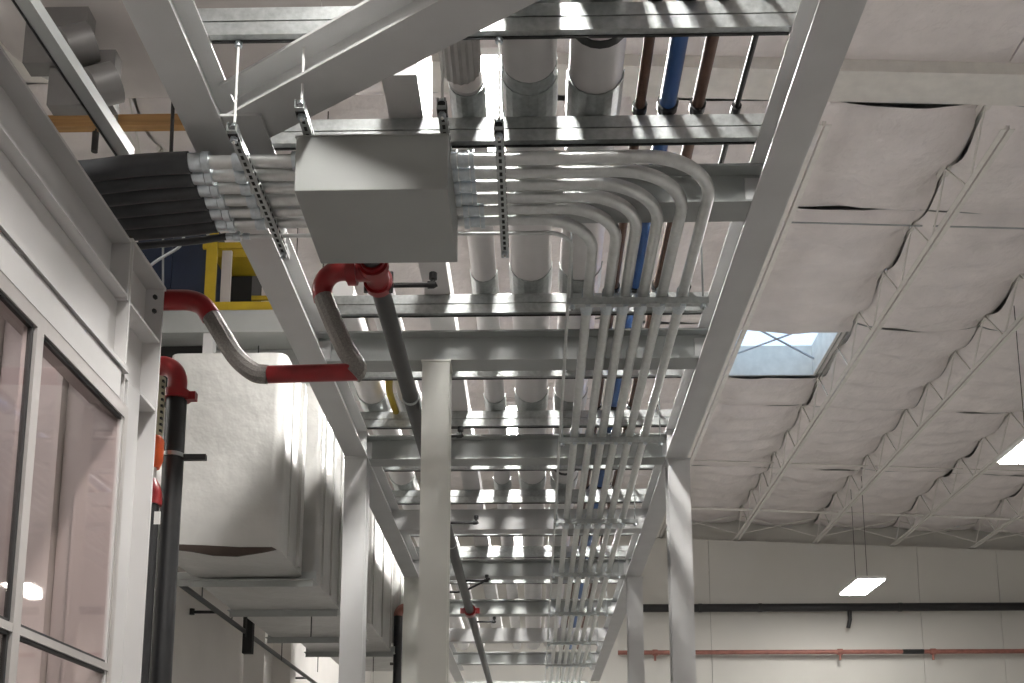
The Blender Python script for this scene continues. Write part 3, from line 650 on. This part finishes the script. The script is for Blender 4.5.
sections = [(9.62, 10.75, HD - .02, xr1 + .1, 'second wrapped duct section behind the torn plenum'), (10.9, 12.3, HD + .0, xr2 - .02, 'third wrapped duct section beside the left column'), (12.5, 14.4, HD + .2, xr2 + .06, 'bright wrapped duct section right of the near left column'), (14.6, 17.0, HD + .35, xr2 + .12, 'farthest wrapped duct section with a ragged side')]
for k, (ya, yb_, hd, xr, lb) in enumerate(sections):
    t = thing('wrapped_duct', lb, 'duct', ((xr + xl1) / 2, (ya + yb_) / 2, Z(hd)), 'wrapped ducts at the left')
    rbox(MB(), (xl1 + .02 * k, ya, Z(hd)), (xr, yb_, dtop + .2 - .1 * k), .05, 4).build('body', 'wrap', t)
    n = 3
    for q in range(n):
        yy = ya + .15 + (yb_ - ya - .3) * q / (n - 1)
        MB().box((xr - .005, yy - .02, Z(hd) + .02), (xr + .018, yy + .02, dtop)).build('seam', 'wrap', t)
for k, (yy, hd, xr) in enumerate(((9.535, HD - .029, xr1 + .06), (10.825, HD - .029, xr2 - .03), (12.4, HD - .009, xr2 + .0), (14.5, HD + .191, xr2 + .06))):
    t = thing('duct_support', ['support angle under the torn wrapped plenum', 'support angle under the second wrapped duct section', 'support angle under the third wrapped duct section', 'support angle under the bright wrapped duct'][k], 'support', ((xl1 + xr) / 2, yy, Z(hd)), 'duct support angles')
    MB().prof([(-.12, 0), (.12, 0), (.12, .008), (.004, .008), (.004, .1), (-.004, .1), (-.004, .008), (-.12, .008)], (xl1 - (.85 if k == 0 else .05), yy, Z(hd)), (xr + .04, yy, Z(hd))).build('angle', 'cross', t)
    MB().box((xl1 - .03, yy - .1, Z(hd) - .06), (xr + .03, yy - .09, Z(hd))).build('edge_lip', 'cross', t)
    for x in ((xl1 + .12, xr - .25) if k else ()): MB().cyl((x, yy, Z(hd) - .25), (x, yy, roof_z(x) - .36), .006, 6).build('rod', 'grim', t)
# inner wall behind the ducts, black branch line
XI = -3.95
MB().box((XI - .15, 6.9, 0), (XI, YB, Z(4.3))).build('wall_inner_left', 'wall', kind='structure', label='white wall behind the wrapped ducts at lower left', cat='wall')
f0 = at_h(172, 573, 2.62); f1 = at_h(312, 684, 2.62); xb_ = (f0.x + f1.x) / 2
t = thing('branch_line', 'slim dark pipe slanting below the wrapped ducts at lower left', 'pipe', (xb_, 14, Z(2.6)))
MB().cyl((xb_, 8.0, Z(2.62)), (xb_, 24, Z(2.62)), .03, 12).build('run', 'grim', t)
for px, py in ((222, 612), (305, 678)):
    yy = at_h(px, py, 2.62).y
    MB().cyl((xb_, yy, Z(2.62)), (xb_ - .3, yy, Z(2.62)), .018, 8).build('stub', 'black', t); MB().tube([(xb_ - .3, yy, Z(2.59)), (xb_ - .3, yy, Z(2.66))], .03, 8).build('stub_cap', 'grim', t)
for px, py in ((209, 600), (238, 622)):
    yy = at_h(px, py, 2.62).y
    MB().cyl((xb_, yy, Z(2.62)), (xb_, yy, Z(2.95)), .007, 6).build('hanger_rod', 'grim', t)
yy = at_h(247, 632, 2.62).y
MB().cbox((xb_ + .04, yy, Z(2.62)), (.12, .1, .55)).build('bracket', 'dark', t)
for px, py, lb in ((255, 650, 'pale sloping stiffener post on the lower left wall'), (282, 665, 'second pale post farther along the lower left wall')):
    a = at_x(px, py, XI + .15)
    MB().box((XI, a.y, 0), (XI + .28, a.y + .35, a.z + .35)).build('wall_post', 'wall', label=lb, cat='post', group='lower left wall posts')
# black drop pipe with red elbow behind the left column
yv = 14.6; a = at_y(397, 683, yv)
zt4 = at_y(400, 612, yv).z
t = thing('drop_pipe', 'black drop pipe with a red elbow beside the far left column', 'pipe', (a.x, yv, .02))
MB().cyl((a.x, yv, .02), (a.x, yv, zt4 - .05), .06, 14).build('riser', 'black', t)
MB().tube(fillet([(a.x, yv, zt4 - .06), (a.x, yv, zt4 + .06), (a.x + .3, yv, zt4 + .06)], .1, 7), .062, 14).build('elbow', 'rust', t)
MB().cyl((a.x - .1, yv, zt4 - .72), (a.x + .05, yv, zt4 - .72), .02, 8).build('clamp', 'grim', t)

# ================================================================== mezzanine with yellow rail
YM = 10.3
def my(x, y, d=0): return at_y(x, y, YM + d)
t = thing('mezzanine_edge', 'grey mezzanine edge beam above the wrapped plenum', 'beam', my(200, 332))
a, b = my(140, 311), my(345, 331); MB().box((a.x, YM, b.z), (b.x, YM + .12, a.z)).build('edge_beam', 'cross', t)
a = my(140, 331); ZD = a.z + .12; MB().box((a.x, YM + .02, a.z + .08), (b.x, YM + 2.0, a.z + .12)).build('deck', 'cross', t)
a, b = my(203, 330), my(212, 358); MB().box((a.x, YM + .02, b.z - .6), (b.x, YM + .12, a.z)).build('post', 'steel', t)
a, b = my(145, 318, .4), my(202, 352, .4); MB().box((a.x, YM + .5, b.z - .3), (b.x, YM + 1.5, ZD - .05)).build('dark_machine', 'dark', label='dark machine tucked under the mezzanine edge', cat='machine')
a, b = my(212, 332, .5), my(340, 356, .5); MB().box((a.x, YM + .6, b.z - .4), (b.x, YM + .7, ZD - .045)).build('shadow_panel', 'cross', label='grey sheet standing in for shade below the mezzanine edge beam', cat='panel')  # sheet stands in for the shaded underside of the mezzanine
t = thing('guard_rail', 'yellow guard rail with posts on the mezzanine edge', 'railing', my(215, 311))
def rail(x0, y0, x1, y1, nm, m='yellow', d=0., th=.03):
    a, b = my(x0, y0), my(x1, y1); MB().box((a.x, YM + .02 + d, b.z), (b.x, YM + .02 + d + th, a.z)).build(nm, m, t)
rail(210, 301, 345, 311, 'toe_board'); rail(208, 222, 214.5, 303, 'post', d=-.02); rail(202, 241, 252, 246, 'top_rail', d=.01)
rail(246, 285, 263, 289, 'mid_rail', d=.2)
rail(221, 248, 228, 301, 'pale_post', 'alu', d=.03)
a, b = my(208, 246, .5), my(248, 257, .5); MB().box((a.x, YM + .5, b.z), (b.x, YM + .9, a.z)).build('yellow_hood', 'yellow', label='yellow hood behind the guard rail', cat='hood')
a, b = my(213, 257, .92), my(251, 302, .92); MB().box((a.x, YM + .92, ZD), (b.x, YM + 1.3, a.z)).build('black_machine', 'dark', label='black machine box behind the guard rail', cat='machine')
t = thing('blue_cabinet', 'dark blue cabinet on the mezzanine behind the black hoses', 'cabinet', my(180, 300, .3))
a, b = my(140, 215, .3), my(206, 302, .3)
MB().box((a.x, YM + .3, ZD), ((a.x + b.x) / 2 - .01, YM + .9, a.z)).build('door', 'bluetank', t); MB().box(((a.x + b.x) / 2 + .0, YM + .3, ZD), (b.x, YM + .9, a.z)).build('door', 'bluetank', t)
MB().cyl((my(163, 290, .28)), (my(163, 215, .28)), .012, 6).build('edge_rod', 'cable', t)

# ================================================================== far wall pipes
def wallpipe(py, r, m, lb, x0, x1, off):
    a = at_y(800, py, YB - off); t = thing('wall_pipe', lb, 'pipe', (a.x, YB - off, a.z - r))
    xa, xb2 = at_y(x0, py, YB - off).x, 14.5
    MB().cyl((xa, YB - off, a.z), (xb2, YB - off, a.z), r, 14).build('run', m, t); return t, a.z
t, zz = wallpipe(607.5, .1, 'black', 'thick black pipe along the far wall', 560, 1024, .3)
x = at_y(850, 620, YB - .3).x
MB().tube([(x, YB - .3, zz), (x, YB - .3, zz - .3), (x - .05, YB - .3, zz - .5)], [.06, .05, .05], 10).build('drop_stub', 'black', t)
for px in (900, 760, 700): x = at_y(px, 607, YB - .3).x; MB().tube([(x - .04, YB - .3, zz), (x + .04, YB - .3, zz)], .11, 14).build('coupling', 'grim', t)
t, zz = wallpipe(652, .055, 'rust', 'slim red-brown pipe low along the far wall', 618, 1024, .25)
for px in (655, 840, 933):
    x = at_y(px, 652, YB - .25).x
    MB().cyl((x, YB - .25, zz), (x, YB - .25, zz - .2), .03, 8).build('hanger', 'rust', t); MB().tube([(x - .06, YB - .25, zz), (x + .06, YB - .25, zz)], .075, 10).build('fitting', 'rust', t)
x = at_y(913, 652, YB - .25).x; MB().tube([(x - .25, YB - .25, zz), (x + .25, YB - .25, zz)], .06, 10).build('green_joint', 'grim', t)
# dark tray at the far end of the rack
MB().box((-1.4, 22.1, Z(2.75)), (1.1, 22.3, Z(3.3))).build('closing_panel', 'cross', label='dark panel closing the far end of the rack', cat='panel')
